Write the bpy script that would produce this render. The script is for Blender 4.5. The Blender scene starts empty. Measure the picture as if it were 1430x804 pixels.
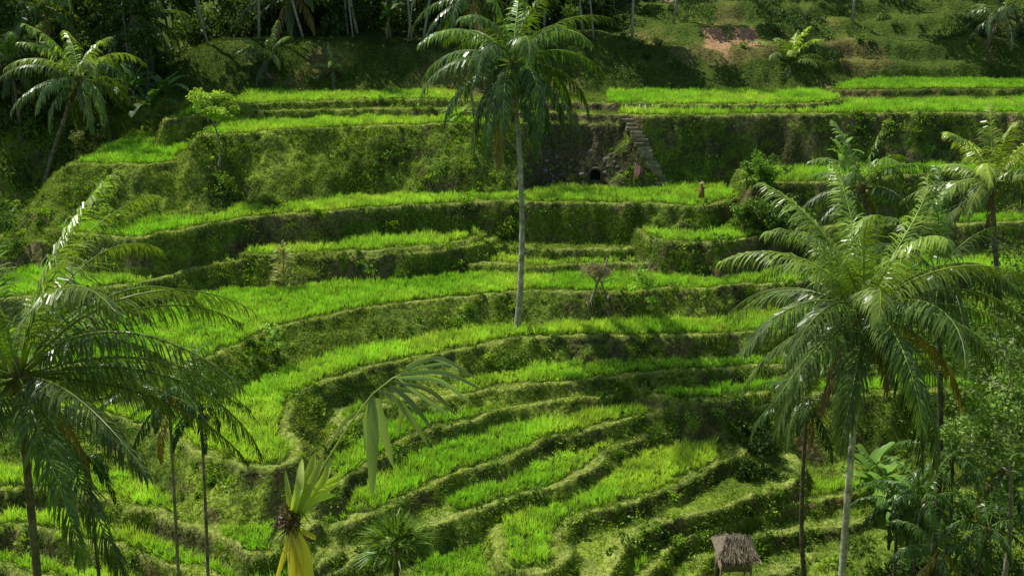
import bpy, math, numpy as np
from math import radians, sin, cos, pi, tan, atan2, sqrt
rng=np.random.default_rng(7)
F=1533.; PITCH=radians(18); cp,sp=cos(PITCH),sin(PITCH)
def ray(u,v):
    a=(u-715)/F; b=(402-v)/F
    return np.array([a, cp+b*sp, -sp+b*cp])
def PZ(u,v,z):
    d=ray(u,v); return d*(z/d[2])
def PY(u,v,y):
    d=ray(u,v); return d*(y/d[1])

# ---------------------------------------------------------------- noise
def vnoise(x,y,scale,seed):
    r=np.random.default_rng(seed); T=r.random((256,256))
    X=np.asarray(x)/scale+1000.; Y=np.asarray(y)/scale+1000.
    i=np.floor(X).astype(int); j=np.floor(Y).astype(int)
    fx=X-i; fy=Y-j; fx=fx*fx*(3-2*fx); fy=fy*fy*(3-2*fy)
    a=T[i%256,j%256]; b=T[(i+1)%256,j%256]; c=T[i%256,(j+1)%256]; d=T[(i+1)%256,(j+1)%256]
    return (a*(1-fx)+b*fx)*(1-fy)+(c*(1-fx)+d*fx)*fy
def fbm(x,y,scale,seed,o=3):
    s=0;w=0
    for k in range(o):
        s=s+vnoise(x,y,scale/2**k,seed+k*17)*0.5**k; w+=0.5**k
    return s/w
def sstep(a,b,x):
    t=np.clip((x-a)/(b-a),0,1); return t*t*(3-2*t)

# ---------------------------------------------------------------- mesh helper
def build(name, parts, mats, parent=None):
    Vs=[];Cs=[];lv=[];ls=[];mi=[];sm=[];off=0
    for V,Fl,col,m,s in parts:
        V=np.asarray(V,dtype=np.float64).reshape(-1,3)
        C=np.empty((len(V),3)); C[:]=col
        Vs.append(V);Cs.append(C)
        for Fa in Fl:
            Fa=np.asarray(Fa,dtype=np.int64)
            if len(Fa)==0: continue
            lv.append((Fa+off).ravel()); ls.append(np.full(len(Fa),Fa.shape[1]))
            mi.append(np.full(len(Fa),m)); sm.append(np.full(len(Fa),bool(s)))
        off+=len(V)
    V=np.concatenate(Vs);C=np.concatenate(Cs);lv=np.concatenate(lv);tot=np.concatenate(ls)
    mi=np.concatenate(mi);sm=np.concatenate(sm)
    start=np.concatenate([[0],np.cumsum(tot)[:-1]])
    me=bpy.data.meshes.new(name)
    me.vertices.add(len(V)); me.vertices.foreach_set("co",V.astype(np.float32).ravel())
    me.loops.add(len(lv)); me.loops.foreach_set("vertex_index",lv.astype(np.int32))
    me.polygons.add(len(tot)); me.polygons.foreach_set("loop_start",start.astype(np.int32))
    me.polygons.foreach_set("loop_total",tot.astype(np.int32))
    me.update(calc_edges=True)
    me.polygons.foreach_set("material_index",mi.astype(np.int32))
    me.polygons.foreach_set("use_smooth",sm)
    a=me.attributes.new("Col",'FLOAT_COLOR','POINT')
    C4=np.ones((len(V),4),dtype=np.float32); C4[:,:3]=C
    a.data.foreach_set("color",C4.ravel())
    for m in mats: me.materials.append(m)
    ob=bpy.data.objects.new(name,me); bpy.context.scene.collection.objects.link(ob)
    if parent: ob.parent=parent
    return ob
def norm(v):
    v=np.asarray(v,float); return v/np.maximum(np.linalg.norm(v,axis=-1,keepdims=True),1e-9)
def tube(P,R,n=7,cap=True):
    P=np.asarray(P,float); m=len(P); R=np.broadcast_to(R,(m,))
    T=norm(np.gradient(P,axis=0)); ref=np.array([1,0.13,0.07]) if abs(T[0][0])<0.8 else np.array([0,0.1,1.])
    A=norm(np.cross(T,ref)); B=np.cross(T,A)
    th=np.arange(n)*2*pi/n
    V=P[:,None]+R[:,None,None]*(A[:,None]*np.cos(th)[None,:,None]+B[:,None]*np.sin(th)[None,:,None])
    V=V.reshape(-1,3)
    i=np.arange(m-1)[:,None]*n; j=np.arange(n)[None]; k=(j+1)%n
    Fq=np.stack([i+j,i+k,i+n+k,i+n+j],-1).reshape(-1,4)
    fl=[Fq]
    if cap: fl+= [np.arange(n)[None,::-1],(np.arange(n)+(m-1)*n)[None]]
    return V,fl
def box(c,s,rz=0,rx=0):
    x,y,z=[q/2 for q in s]
    V=np.array([[-x,-y,-z],[x,-y,-z],[x,y,-z],[-x,y,-z],[-x,-y,z],[x,-y,z],[x,y,z],[-x,y,z]])
    c1,s1=cos(rx),sin(rx); V=V@np.array([[1,0,0],[0,c1,s1],[0,-s1,c1]])
    c2,s2=cos(rz),sin(rz); V=V@np.array([[c2,s2,0],[-s2,c2,0],[0,0,1]])
    return V+np.array(c),[np.array([[0,3,2,1],[4,5,6,7],[0,1,5,4],[1,2,6,5],[2,3,7,6],[3,0,4,7]])]
def ball(c,r,n=8,m=6,jit=0,seed=0):
    r=np.broadcast_to(r,(3,)); rr=np.random.default_rng(seed)
    V=[];
    for i in range(m+1):
        ph=pi*i/m
        for j in range(n):
            th=2*pi*j/n; q=1+jit*(rr.random()-.5)
            V.append([c[0]+r[0]*q*sin(ph)*cos(th),c[1]+r[1]*q*sin(ph)*sin(th),c[2]+r[2]*q*cos(ph)])
    i=np.arange(m)[:,None]*n; j=np.arange(n)[None]; k=(j+1)%n
    return np.array(V),[np.stack([i+j,i+n+j,i+n+k,i+k],-1).reshape(-1,4)]
def blades(P,D,L,W,droop=0.0,r=rng):
    n=len(P); L=np.broadcast_to(L,(n,))[:,None]; W=np.broadcast_to(W,(n,))[:,None]
    S=norm(np.cross(D,r.normal(size=(n,3))))
    tip=P+D*L; tip[:,2]-=(droop*L[:,0])
    mid=P+D*L*0.5
    V=np.stack([P,mid+S*W*.5,tip,mid-S*W*.5],1).reshape(-1,3)
    Fq=np.arange(4*n).reshape(n,4)
    return V,[Fq]

# ---------------------------------------------------------------- materials
def foliage_mat(name,trans=0.4,rough=0.5,spec=0.3,boost=(1.25,1.3,0.6),nscale=3.0):
    m=bpy.data.materials.new(name); m.use_nodes=True; nt=m.node_tree; N=nt.nodes; Lk=nt.links; N.clear()
    out=N.new("ShaderNodeOutputMaterial"); at=N.new("ShaderNodeAttribute"); at.attribute_name="Col"
    tc=N.new("ShaderNodeTexCoord"); nz=N.new("ShaderNodeTexNoise"); nz.inputs["Scale"].default_value=nscale
    Lk.new(tc.outputs["Object"],nz.inputs["Vector"])
    mr=N.new("ShaderNodeMapRange"); mr.inputs[1].default_value=0.3; mr.inputs[2].default_value=0.7; mr.inputs[3].default_value=0.75; mr.inputs[4].default_value=1.25
    Lk.new(nz.outputs["Fac"],mr.inputs[0])
    mu=N.new("ShaderNodeVectorMath"); mu.operation='SCALE'; Lk.new(at.outputs["Color"],mu.inputs[0]); Lk.new(mr.outputs[0],mu.inputs["Scale"])
    b=N.new("ShaderNodeBsdfPrincipled"); b.inputs["Roughness"].default_value=rough; b.inputs["Specular IOR Level"].default_value=spec
    Lk.new(mu.outputs[0],b.inputs["Base Color"])
    m2=N.new("ShaderNodeVectorMath"); m2.operation='MULTIPLY'; m2.inputs[1].default_value=boost; Lk.new(mu.outputs[0],m2.inputs[0])
    t=N.new("ShaderNodeBsdfTranslucent"); Lk.new(m2.outputs[0],t.inputs["Color"])
    mx=N.new("ShaderNodeMixShader"); mx.inputs[0].default_value=trans
    Lk.new(b.outputs[0],mx.inputs[1]); Lk.new(t.outputs[0],mx.inputs[2]); Lk.new(mx.outputs[0],out.inputs[0])
    return m
def solid_mat(name,scale=6.0,rough=0.85,bump=0.3,lo=0.6,hi=1.4,dist=0.05,spec=0.2):
    m=bpy.data.materials.new(name); m.use_nodes=True; nt=m.node_tree; N=nt.nodes; Lk=nt.links; N.clear()
    out=N.new("ShaderNodeOutputMaterial"); at=N.new("ShaderNodeAttribute"); at.attribute_name="Col"
    tc=N.new("ShaderNodeTexCoord"); nz=N.new("ShaderNodeTexNoise"); nz.inputs["Scale"].default_value=scale; nz.inputs["Detail"].default_value=6
    Lk.new(tc.outputs["Object"],nz.inputs["Vector"])
    mr=N.new("ShaderNodeMapRange"); mr.inputs[1].default_value=0.3; mr.inputs[2].default_value=0.7; mr.inputs[3].default_value=lo; mr.inputs[4].default_value=hi
    Lk.new(nz.outputs["Fac"],mr.inputs[0])
    mu=N.new("ShaderNodeVectorMath"); mu.operation='SCALE'; Lk.new(at.outputs["Color"],mu.inputs[0]); Lk.new(mr.outputs[0],mu.inputs["Scale"])
    b=N.new("ShaderNodeBsdfPrincipled"); b.inputs["Roughness"].default_value=rough; b.inputs["Specular IOR Level"].default_value=spec
    Lk.new(mu.outputs[0],b.inputs["Base Color"])
    bp=N.new("ShaderNodeBump"); bp.inputs["Strength"].default_value=bump; bp.inputs["Distance"].default_value=dist
    Lk.new(nz.outputs["Fac"],bp.inputs["Height"]); Lk.new(bp.outputs[0],b.inputs["Normal"])
    Lk.new(b.outputs[0],out.inputs[0])
    return m
M_RICE=foliage_mat("rice_leaf",0.45,0.55,0.18,(1.2,1.18,0.6),1.0)
M_GRASS=foliage_mat("grass_blade",0.35,0.7,0.08,(1.2,1.15,0.5),1.5)
M_PALM=foliage_mat("palm_leaf",0.30,0.34,0.5,(1.5,1.5,0.4),1.2)
M_LEAF=foliage_mat("broad_leaf",0.35,0.45,0.3,(1.3,1.35,0.4),1.2)
M_GROUND=solid_mat("terraced_soil_and_grass",5.0,0.95,0.9,0.5,1.5,0.14,0.05)
M_BARK=solid_mat("bark",7.0,0.9,0.6,0.6,1.4,0.03)
M_STONE=solid_mat("stone",5.0,0.85,0.5,0.6,1.4,0.03)
M_CLOTH=solid_mat("cloth",20.0,0.9,0.2,0.85,1.15,0.01)
M_STRAW=solid_mat("straw_thatch",30.0,0.95,0.8,0.5,1.5,0.03)

# ---------------------------------------------------------------- terrain
def grow(a,step,k,lim):
    o=[];s=step;x=a
    while abs(x)<lim:
        x+=s; s*=k; o.append(x)
    return o
xr=grow(42,0.3,1.22,900); xl=[-q for q in xr][::-1]
xs=np.array(xl+list(np.arange(-42,42.01,0.12))+xr)
yn=grow(0,0.6,1.25,500)
ys=np.array([-q for q in yn][::-1]+list(np.arange(0,34,0.5))+list(np.arange(34,80.01,0.1))+list(np.arange(80.3,100,0.3))+grow(100,0.5,1.15,1200))
X,Y=np.meshgrid(xs,ys)
wf=sstep(60,30,np.abs(X)); lowz=sstep(54,49,Y)
Xw=X+wf*((fbm(X,Y,2.2,3)-.5)*1.1+(vnoise(X,Y,0.5,8)-.5)*0.24+lowz*(vnoise(X,Y,3.2,301)-.5)*1.1)
Yw=Y+wf*((fbm(X,Y,2.2,31)-.5)*1.1+(vnoise(X,Y,0.5,81)-.5)*0.24+lowz*(vnoise(X,Y,3.2,302)-.5)*1.1)
prof=np.array([(-500,30),(-120,12),(-30,0.5),(-2,-1.7),(1.5,-1.9),(3,-3.2),(24,-28.6),(36,-28.6),(42,-27.2),(50,-24.8),(56,-22.9),(62,-20.6),(66,-18.8),(71.4,-17.0),(73.5,-14),(75,-12.6),(79,-11.3)])
B=np.interp(Y,prof[:,0],prof[:,1])
Yh=79+4.5*sstep(20,27,X)
leftfade=sstep(-30,-22,X)
hill_mid=3.4*sstep(0,5.5,Y-Yh)*leftfade*sstep(14,2,X)
hill_r=(2.6*sstep(0,6,Y-Yh)+0.22*np.clip(Y-Yh-4,0,30))*sstep(2,14,X)
slope_far=np.clip(Y-90,0,25)*0.35*(1-0.5*sstep(2,14,X))+np.clip(Y-105,0,200)*0.35
B=B+hill_mid+hill_r+slope_far
ph=(B*0.75+0.6*fbm(X,Y,9,404))%1.0
B=B+(sstep(0,1,ph)*1.0-ph+0.35*(sstep(0.35,0.65,ph)-ph))*1.3*sstep(82,86,Y)*sstep(6,16,X)
B=B+(fbm(X,Y,6,5)-.5)*1.6*sstep(76,84,Y)+(fbm(X,Y,1.5,6)-.5)*0.35
B=B+sstep(60,400,np.abs(X))*20
H=B.copy()
LIPS=[]
def lip(z,pts,slope=2.6,rice=((-999,9999),)):
    LIPS.append((z,pts,slope,rice))
lip(-10.95,[(1165,128),(1250,127),(1430,126),(1600,126)],2.0)
lip(-11.15,[(315,150),(400,146),(520,142),(620,141),(740,145),(860,147),(1000,148),(1120,147),(1180,141)],2.2,((300,640),(850,1200)))
lip(-11.6,[(225,172),(245,168),(300,161),(400,157),(600,153),(700,157),(870,163),(1000,163),(1200,161),(1430,160),(1600,160)],2.4,((240,640),(870,9999)))
lip(-12.15,[(262,200),(275,192),(330,189),(450,182),(560,177),(700,175),(800,175),(868,176)],(1.15,4.5,0.5,3.5))
lip(-13.3,[(80,240),(100,233),(150,233),(220,231),(278,218),(345,205),(420,200),(470,185)],1.0,((85,278),))
lip(-14.9,[(1055,262),(1080,259),(1150,257),(1250,250),(1330,244),(1600,240)],2.4)
lip(-16.0,[(30,300),(60,318),(110,329),(185,336),(260,322),(350,307),(450,298),(600,288),(720,284),(850,285),(960,290),(1005,288),(1030,278),(1050,262)],2.8,((90,1030),))
lip(-17.4,[(885,322),(925,337),(980,341),(1040,336),(1100,322),(1200,318),(1430,312),(1600,312)],2.6)
lip(-17.75,[(338,352),(345,360),(450,356),(560,350),(640,341),(672,332),(690,322)],2.2)
lip(-17.97,[(-60,430),(60,415),(150,407),(215,393),(290,373),(350,367),(450,363),(560,357),(650,348),(685,340),(705,328)],1.9,((-60,340),))
lip(-18.3,[(690,345),(760,350),(860,350),(900,345)],2.0,())
lip(-18.85,[(622,358),(640,369),(700,372),(800,372),(920,368),(938,355)],2.0)
lip(-19.3,[(-80,505),(100,508),(200,512),(270,512),(308,500),(345,480),(400,459),(480,439),(600,421),(710,411),(830,409),(960,406),(1070,399),(1200,392),(1430,386),(1600,380)],(0.8,2.0,1.0,9.0),((-80,330),(330,1600)))
lip(-20.7,[(-80,570),(100,578),(200,596),(260,622),(300,640),(345,652),(395,652),(413,632),(402,600),(408,575),(437,550),(500,525),(600,502),(680,487),(735,476),(850,471),(960,469),(1040,466),(1200,462),(1430,458),(1600,455)],(1.3,1.6,-8,8.0),((-80,740),(745,935),(940,1600)))
lip(-21.8,[(422,700),(432,660),(455,618),(500,588),(560,567),(640,553),(700,545),(760,538),(860,527),(960,519),(1040,515),(1200,510),(1430,505),(1600,505)],1.2,((430,510),(640,9999)))
lip(-22.4,[(-80,684),(0,687),(120,699),(240,720),(310,750),(350,770),(400,764),(428,738),(458,700),(500,660),(560,625),(620,600),(700,577),(780,562),(850,553),(875,546),(905,551),(960,558),(1020,558),(1060,553),(1200,550),(1430,545),(1600,545)],(2.8,1.4,-10,-4),((-80,400),(430,858),(915,1600)))
lip(-23.0,[(425,800),(440,752),(500,724),(560,708),(620,682),(690,648),(740,624),(790,606),(870,593),(925,580),(945,566)],1.4,((430,920),))
lip(-23.6,[(440,850),(480,775),(560,750),(640,735),(700,713),(780,678),(830,652),(860,632),(900,617),(930,606)],1.4,((630,905),))
lip(-24.15,[(690,722),(700,745),(708,780),(730,798),(775,800),(802,780),(806,746),(830,724),(890,698),(940,674),(1000,647),(1030,632)],1.6,((690,1000),))
lip(-24.6,[(430,900),(590,850),(740,830),(800,820)],1.5,((585,760),))
lip(-24.75,[(815,880),(842,802),(880,767),(960,724),(1050,690),(1105,670),(1118,655),(1110,640)],2.8,())
lip(-25.5,[(880,870),(900,817),(950,772),(1010,735),(1080,707),(1165,692),(1215,672)],2.2)
lip(-26.1,[(950,870),(990,802),(1050,757),(1100,738),(1200,727),(1260,700)],2.2)
lip(-26.8,[(1040,870),(1080,802),(1150,768),(1300,748),(1500,730)],2.2,())
lip(-23.2,[(-80,740),(0,745),(130,760),(230,779),(300,810),(340,850),(420,880)],2.6)
lip(-24.0,[(-80,790),(0,797),(100,817),(200,850),(300,900)],2.6)
lip(-24.9,[(-80,845),(0,855),(100,875),(200,910)],2.6)
def catmull(P,n=5):
    P=np.array(P,float); Q=np.vstack([2*P[0]-P[1],P,2*P[-1]-P[-2]]); o=[]
    for i in range(len(P)-1):
        a,b,c,d=Q[i:i+4]
        for t in np.arange(n)/n:
            o.append(0.5*((2*b)+(-a+c)*t+(2*a-5*b+4*c-d)*t*t+(-a+3*b-3*c+d)*t**3))
    o.append(P[-1]); return np.array(o)
keep=[]
for z,pts,slope,rice_ in LIPS:
    C=catmull(pts); W=np.array([PZ(u,v,z)[:2] for u,v in C])
    par=np.zeros(X.shape,bool); D=np.full(X.shape,99.)
    segs=[(W[i],W[i+1],True) for i in range(len(W)-1)]
    segs.append((W[0],W[0]+np.array([0.01,30]),False)); segs.append((W[-1],W[-1]+np.array([0.01,30]),False))
    for a,b,pr in segs:
        mn,mx=min(a[0],b[0]),max(a[0],b[0])
        i0,i1=np.searchsorted(xs,[mn-4,mx+4]); j0,j1=np.searchsorted(ys,[min(a[1],b[1])-4,max(a[1],b[1])+4])
        if i1>i0 and j1>j0:
            xx=Xw[j0:j1,i0:i1]; yy=Yw[j0:j1,i0:i1]; d=b-a
            t=np.clip(((xx-a[0])*d[0]+(yy-a[1])*d[1])/max(d@d,1e-9),0,1)
            dd=np.hypot(xx-a[0]-t*d[0],yy-a[1]-t*d[1])
            D[j0:j1,i0:i1]=np.minimum(D[j0:j1,i0:i1],dd)
        if pr and mx>mn:
            i0,i1=np.searchsorted(xs,[mn-1.6,mx+1.6])
            xx=Xw[:,i0:i1]; yy=Yw[:,i0:i1]
            yl=a[1]+(xx-a[0])/(b[0]-a[0])*(b[1]-a[1])
            par[:,i0:i1]^=(xx>=mn)&(xx<mx)&(yy>yl)
    s0=slope if not isinstance(slope,tuple) else slope[0]+(slope[1]-slope[0])*sstep(slope[2],slope[3],X)
    sl=s0*(0.65+0.7*fbm(X,Y,2.4,int(-z*100)))
    h=np.where(par,z,z-sl*D)
    H=np.maximum(H,h); keep.append((z,par,D,rice_))
gy,gx=np.gradient(H,ys,xs)
slopeM=np.hypot(gx,gy)
rice=np.zeros(X.shape,bool); ricelevel=np.zeros(X.shape)
bund=np.zeros(X.shape); bmask=np.zeros(X.shape)
near=np.maximum.reduce([slopeM,np.roll(slopeM,1,0),np.roll(slopeM,-1,0),np.roll(slopeM,2,0),np.roll(slopeM,-2,0),np.roll(slopeM,1,1),np.roll(slopeM,-1,1)])
wob=(fbm(X,Y,1.2,17)-.5)*0.35+lowz*sstep(-6,-2,X)*np.clip(vnoise(X,Y,2.5,171)-.4,0,1)*0.8
for k,(z,par,D,rr_) in enumerate(keep):
    on=par&(np.abs(H-z)<0.03)
    depth=Y*cp-z*sp
    u=715+F*X/np.maximum(depth,1)
    bund=np.maximum(bund,on*sstep(0.5,0.3,D)*0.10)
    bmask=np.maximum(bmask,(on&(D<0.55+wob))*sstep(.25,.6,fbm(X,Y,1.0,19)))
    okr=np.zeros(X.shape,bool)
    for a,b in rr_: okr|=(u>a)&(u<b)
    m=on&(D>0.48+wob)&(near<0.4)&okr&(Y<86)
    rice|=m; ricelevel[m]=k
H=H+bund
H=H+np.where(rice,0,1)*((fbm(X,Y,0.8,77)-.5)*0.55*sstep(0.2,1.0,slopeM)+(vnoise(X,Y,0.35,78)-.5)*0.11)
gy,gx=np.gradient(H,ys,xs); slopeM=np.hypot(gx,gy)
def Hs(x,y):
    i=np.clip(np.searchsorted(xs,x)-1,0,len(xs)-2); j=np.clip(np.searchsorted(ys,y)-1,0,len(ys)-2)
    fx=(x-xs[i])/(xs[i+1]-xs[i]); fy=(y-ys[j])/(ys[j+1]-ys[j])
    return (H[j,i]*(1-fx)+H[j,i+1]*fx)*(1-fy)+(H[j+1,i]*(1-fx)+H[j+1,i+1]*fx)*fy
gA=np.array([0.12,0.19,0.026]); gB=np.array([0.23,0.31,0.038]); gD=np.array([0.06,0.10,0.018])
soil=np.array([0.17,0.12,0.068]); soilD=np.array([0.062,0.050,0.028]); mud=np.array([0.055,0.085,0.015])
n1=fbm(X,Y,4,11)[...,None]; n2=fbm(X,Y,1.1,12)[...,None]; n3=fbm(X,H*2,0.8,13)[...,None]
def mixc(a,b,t): return a*(1-t)+b*t
col=mixc(gA,gB,sstep(0.35,0.7,n1)); col=mixc(col,gD,sstep(0.48,0.68,n2)*0.65)
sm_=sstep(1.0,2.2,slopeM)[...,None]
col=mixc(col,gD,sm_*0.3)  # steep faces pulled to dark green: riser shade painted into the colour
soilmask=sm_*sstep(0.42,0.56,0.5*n3+0.5*fbm(X,Y,5,14)[...,None])
col=mixc(col,mixc(soil,soilD,sstep(0.35,0.6,n2)),soilmask*0.85)
bm=bmask[...,None]
col=mixc(col,np.array([0.26,0.31,0.07]),bm*0.8)
hd=(sstep(0.58,0.68,fbm(X,Y,3.5,21))*sstep(76,80,Y)*sstep(96,90,Y))[...,None]
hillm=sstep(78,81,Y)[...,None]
col=mixc(col,gD*0.75,(hillm*(1-hd)*0.8))  # upper hill colour darkened, standing in for shadow from the trees
col=mixc(col,np.array([0.12,0.075,0.038]),hd*0.6)
bare=hd[...,0].copy()*0.8
for (cu,cv,cy,rad) in [(1001,68,86,0.95),(1042,64,86.5,0.85)]:
    q=PY(cu,cv,cy); t=sstep(rad*1.3,rad*0.8,np.hypot((X-q[0]),(Y-q[1])*0.45)+(fbm(X,Y,1,4)-.5))[...,None]
    col=mixc(col,np.array([0.38,0.23,0.12])*(0.5+n2),t); bare=np.maximum(bare,t[...,0])
q=PZ(810,240,-15.0); t=(sstep(5.2,3.4,np.abs(X-q[0]))*sstep(1.0,1.6,slopeM)*(np.abs(Y-q[1])<4))[...,None]
rock=t[...,0]
col=mixc(col,np.array([0.085,0.065,0.042])*(0.5+1.0*n3),t*0.85)
col[rice]=mud
for (u1,v1),(u2,v2) in zip([(815,26),(860,20),(930,19)],[(860,20),(930,19),(985,0)]):
    a=PY(u1,v1,95)[:2]; b=PY(u2,v2,97)[:2]; d=b-a; tt_=np.clip(((X-a[0])*d[0]+(Y-a[1])*d[1])/(d@d),0,1); dd=np.hypot(X-a[0]-tt_*d[0],Y-a[1]-tt_*d[1])
    t=sstep(0.9,0.4,dd)[...,None]; col=mixc(col,np.array([0.36,0.28,0.17]),t*0.9); bare=np.maximum(bare,t[...,0])
nx,ny=len(xs),len(ys)
idx=np.arange(nx*ny).reshape(ny,nx)
Fq=np.stack([idx[:-1,:-1],idx[:-1,1:],idx[1:,1:],idx[1:,:-1]],-1).reshape(-1,4)
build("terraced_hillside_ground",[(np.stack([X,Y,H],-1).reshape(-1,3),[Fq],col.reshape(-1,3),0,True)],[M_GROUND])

# ---------------------------------------------------------------- rice
core=(np.abs(X)<42)&(Y>=34)&(Y<=86)
gx_=np.arange(-42,42,0.26); gy_=np.arange(34,86,0.22)
RX,RY=np.meshgrid(gx_,gy_); RX=RX.ravel(); RY=RY.ravel()
mk=np.abs(RX)<0.52*RY+5; RX=RX[mk];RY=RY[mk]
RX=RX+rng.normal(0,0.035,len(RX))+0.25*(fbm(RX,RY,6,45)-.5)*4; RY=RY+rng.normal(0,0.035,len(RX))
i=np.clip(np.searchsorted(xs,RX),0,nx-1); j=np.clip(np.searchsorted(ys,RY),0,ny-1)
mk=rice[j,i]&(rng.random(len(RX))>0.03+0.3*(vnoise(RX,RY,0.7,444)>0.84)); RX=RX[mk];RY=RY[mk];lev=ricelevel[j,i][mk]
RZ=Hs(RX,RY)
NB=20
n=len(RX); print("rice hills",n)
hscale=(0.68+0.64*rng.random(n)).repeat(NB); htint=rng.random(n).repeat(NB)
P=np.stack([RX,RY,RZ],1).repeat(NB,0); lv_=lev.repeat(NB)
az=rng.random(len(P))*2*pi; til=np.abs(rng.normal(0,0.35,len(P)))
Dr=np.stack([np.cos(az)*np.sin(til),np.sin(az)*np.sin(til),np.cos(til)],1)
P[:,0]+=np.cos(az)*0.03; P[:,1]+=np.sin(az)*0.03
hn=fbm(P[:,0],P[:,1],1.4,41)
Lr=(0.32+0.26*rng.random(len(P)))*(0.6+0.8*hn)*(0.85+0.3*((lv_*0.37)%1))*hscale
V,Fl=blades(P,Dr,Lr,0.033,0.14)
rt=rng.random(len(P)); hn2=fbm(P[:,0],P[:,1],4,43); hn3=vnoise(P[:,0],P[:,1],0.8,46)
c1=np.array([0.32,0.62,0.05]); c2=np.array([0.58,0.80,0.11]); c3=np.array([0.13,0.34,0.035])
fv=((lv_*0.61)%1)
tt=np.clip(0.5+0.9*(hn2-.5)*2+0.5*(fv-.5)+0.2*(rt-.5)+0.35*(htint-.5),0,1)[:,None]
cc=c1*(1-tt)+c2*tt; t3=(sstep(0.58,0.88,rt*.3+htint*.35+hn3*.35)*0.85)[:,None]; cc=cc*(1-t3)+c3*t3
t4=(rng.random(len(P))<0.03)[:,None]*0.8; cc=cc*(1-t4)+np.array([0.65,0.55,0.18])*t4
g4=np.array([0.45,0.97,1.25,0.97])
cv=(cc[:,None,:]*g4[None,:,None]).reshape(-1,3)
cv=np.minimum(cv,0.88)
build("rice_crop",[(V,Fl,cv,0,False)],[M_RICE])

# ---------------------------------------------------------------- grass on bunds, banks and hill
cm=core&(~rice)&(np.abs(X)<0.52*Y+4)&(Y<95)
area=np.where(cm,np.sqrt(1+slopeM**2),0)
area=area*(1-0.75*soilmask[...,0])*np.where(Y>80,2.0,1.0)*(1-0.8*rock)*(1-bare)
area=area*(0.2+1.6*fbm(X,Y,1.6,51))
pidx=rng.choice(nx*ny,size=520000,p=(area/area.sum()).ravel())
jj,ii=np.unravel_index(pidx,(ny,nx))
PX=xs[ii]+(rng.random(len(ii))-.5)*0.13; PYY=ys[jj]+(rng.random(len(ii))-.5)*np.where(ys[jj]>80,0.3,0.11)
PZZ=Hs(PX,PYY)
nrm=norm(np.stack([-gx[jj,ii],-gy[jj,ii],np.ones(len(ii))],1))
Dg=norm(nrm*0.6+np.array([0,0,0.45])+rng.normal(0,0.5,(len(ii),3)))
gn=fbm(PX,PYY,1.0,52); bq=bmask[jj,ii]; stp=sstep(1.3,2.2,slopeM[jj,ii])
Lg=(0.07+0.25*rng.random(len(ii))**2.5)*(0.3+1.5*gn)*(1-0.35*bq)
V,Fl=blades(np.stack([PX,PYY,PZZ],1),Dg,Lg,0.034,0.25)
gn3=fbm(PX,PYY,3.0,53); r3=rng.random(len(ii))
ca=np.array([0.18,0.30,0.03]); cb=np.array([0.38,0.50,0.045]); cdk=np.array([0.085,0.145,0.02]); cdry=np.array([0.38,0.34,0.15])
t=sstep(0.35,0.7,gn3*0.7+r3*0.3)[:,None]; cg=ca*(1-t)+cb*t
t=sstep(0.47,0.64,fbm(PX,PYY,1.3,54)*0.8+r3*.2)[:,None]*0.75; cg=cg*(1-t)+cdk*t
t=stp[:,None]*0.25; cg=cg*(1-t)+cdk*t  # blades on steep faces tinted darker, painted shade again
t=bq[:,None]*0.6; cg=cg*(1-t)+np.array([0.40,0.48,0.09])*t
t=((rng.random(len(ii))<0.12)*1.0)[:,None]; cg=cg*(1-t)+cdry*t
t=sstep(77,81,PYY)[:,None]*0.82; cg=cg*(1-t)+cdk*0.65*t  # hill blades darkened to match: tree shade put into their colour
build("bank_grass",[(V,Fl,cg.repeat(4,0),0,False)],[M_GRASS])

wa=np.where(cm&(slopeM>0.35)&(Y<79),fbm(X,Y,2.5,61)**5+bmask*0.006,0)
pidx=rng.choice(nx*ny,size=2900,p=(wa/wa.sum()).ravel()); jj,ii=np.unravel_index(pidx,(ny,nx))
PP=[];DD=[];LL=[];CC=[]
for a,b in zip(jj,ii):
    s=0.08+0.36*rng.random()**3; k=int(22+60*s)
    c=np.array([xs[b],ys[a],H[a,b]+s*0.3]); g=rng.normal(0,1,(k,3)); g=norm(g)*(rng.random((k,1))**.4)
    PP.append(c+g*s*np.array([1.2,1.0,0.8])); DD.append(norm(g+np.array([0,-.2,.5])+rng.normal(0,.4,(k,3)))); LL.append(np.full(k,0.10+0.1*rng.random()))
    base=np.array([[0.14,0.27,0.025],[0.30,0.45,0.04],[0.08,0.16,0.02],[0.21,0.35,0.06]][rng.integers(4)])
    CC.append(base*(0.7+0.6*rng.random((k,1))))
PP=np.concatenate(PP);DD=np.concatenate(DD);LL=np.concatenate(LL);CC=np.concatenate(CC)
V,Fl=blades(PP,DD,LL,LL*0.6,0.1)
build("bank_weeds",[(V,Fl,CC.repeat(4,0),0,False)],[M_LEAF])

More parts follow.
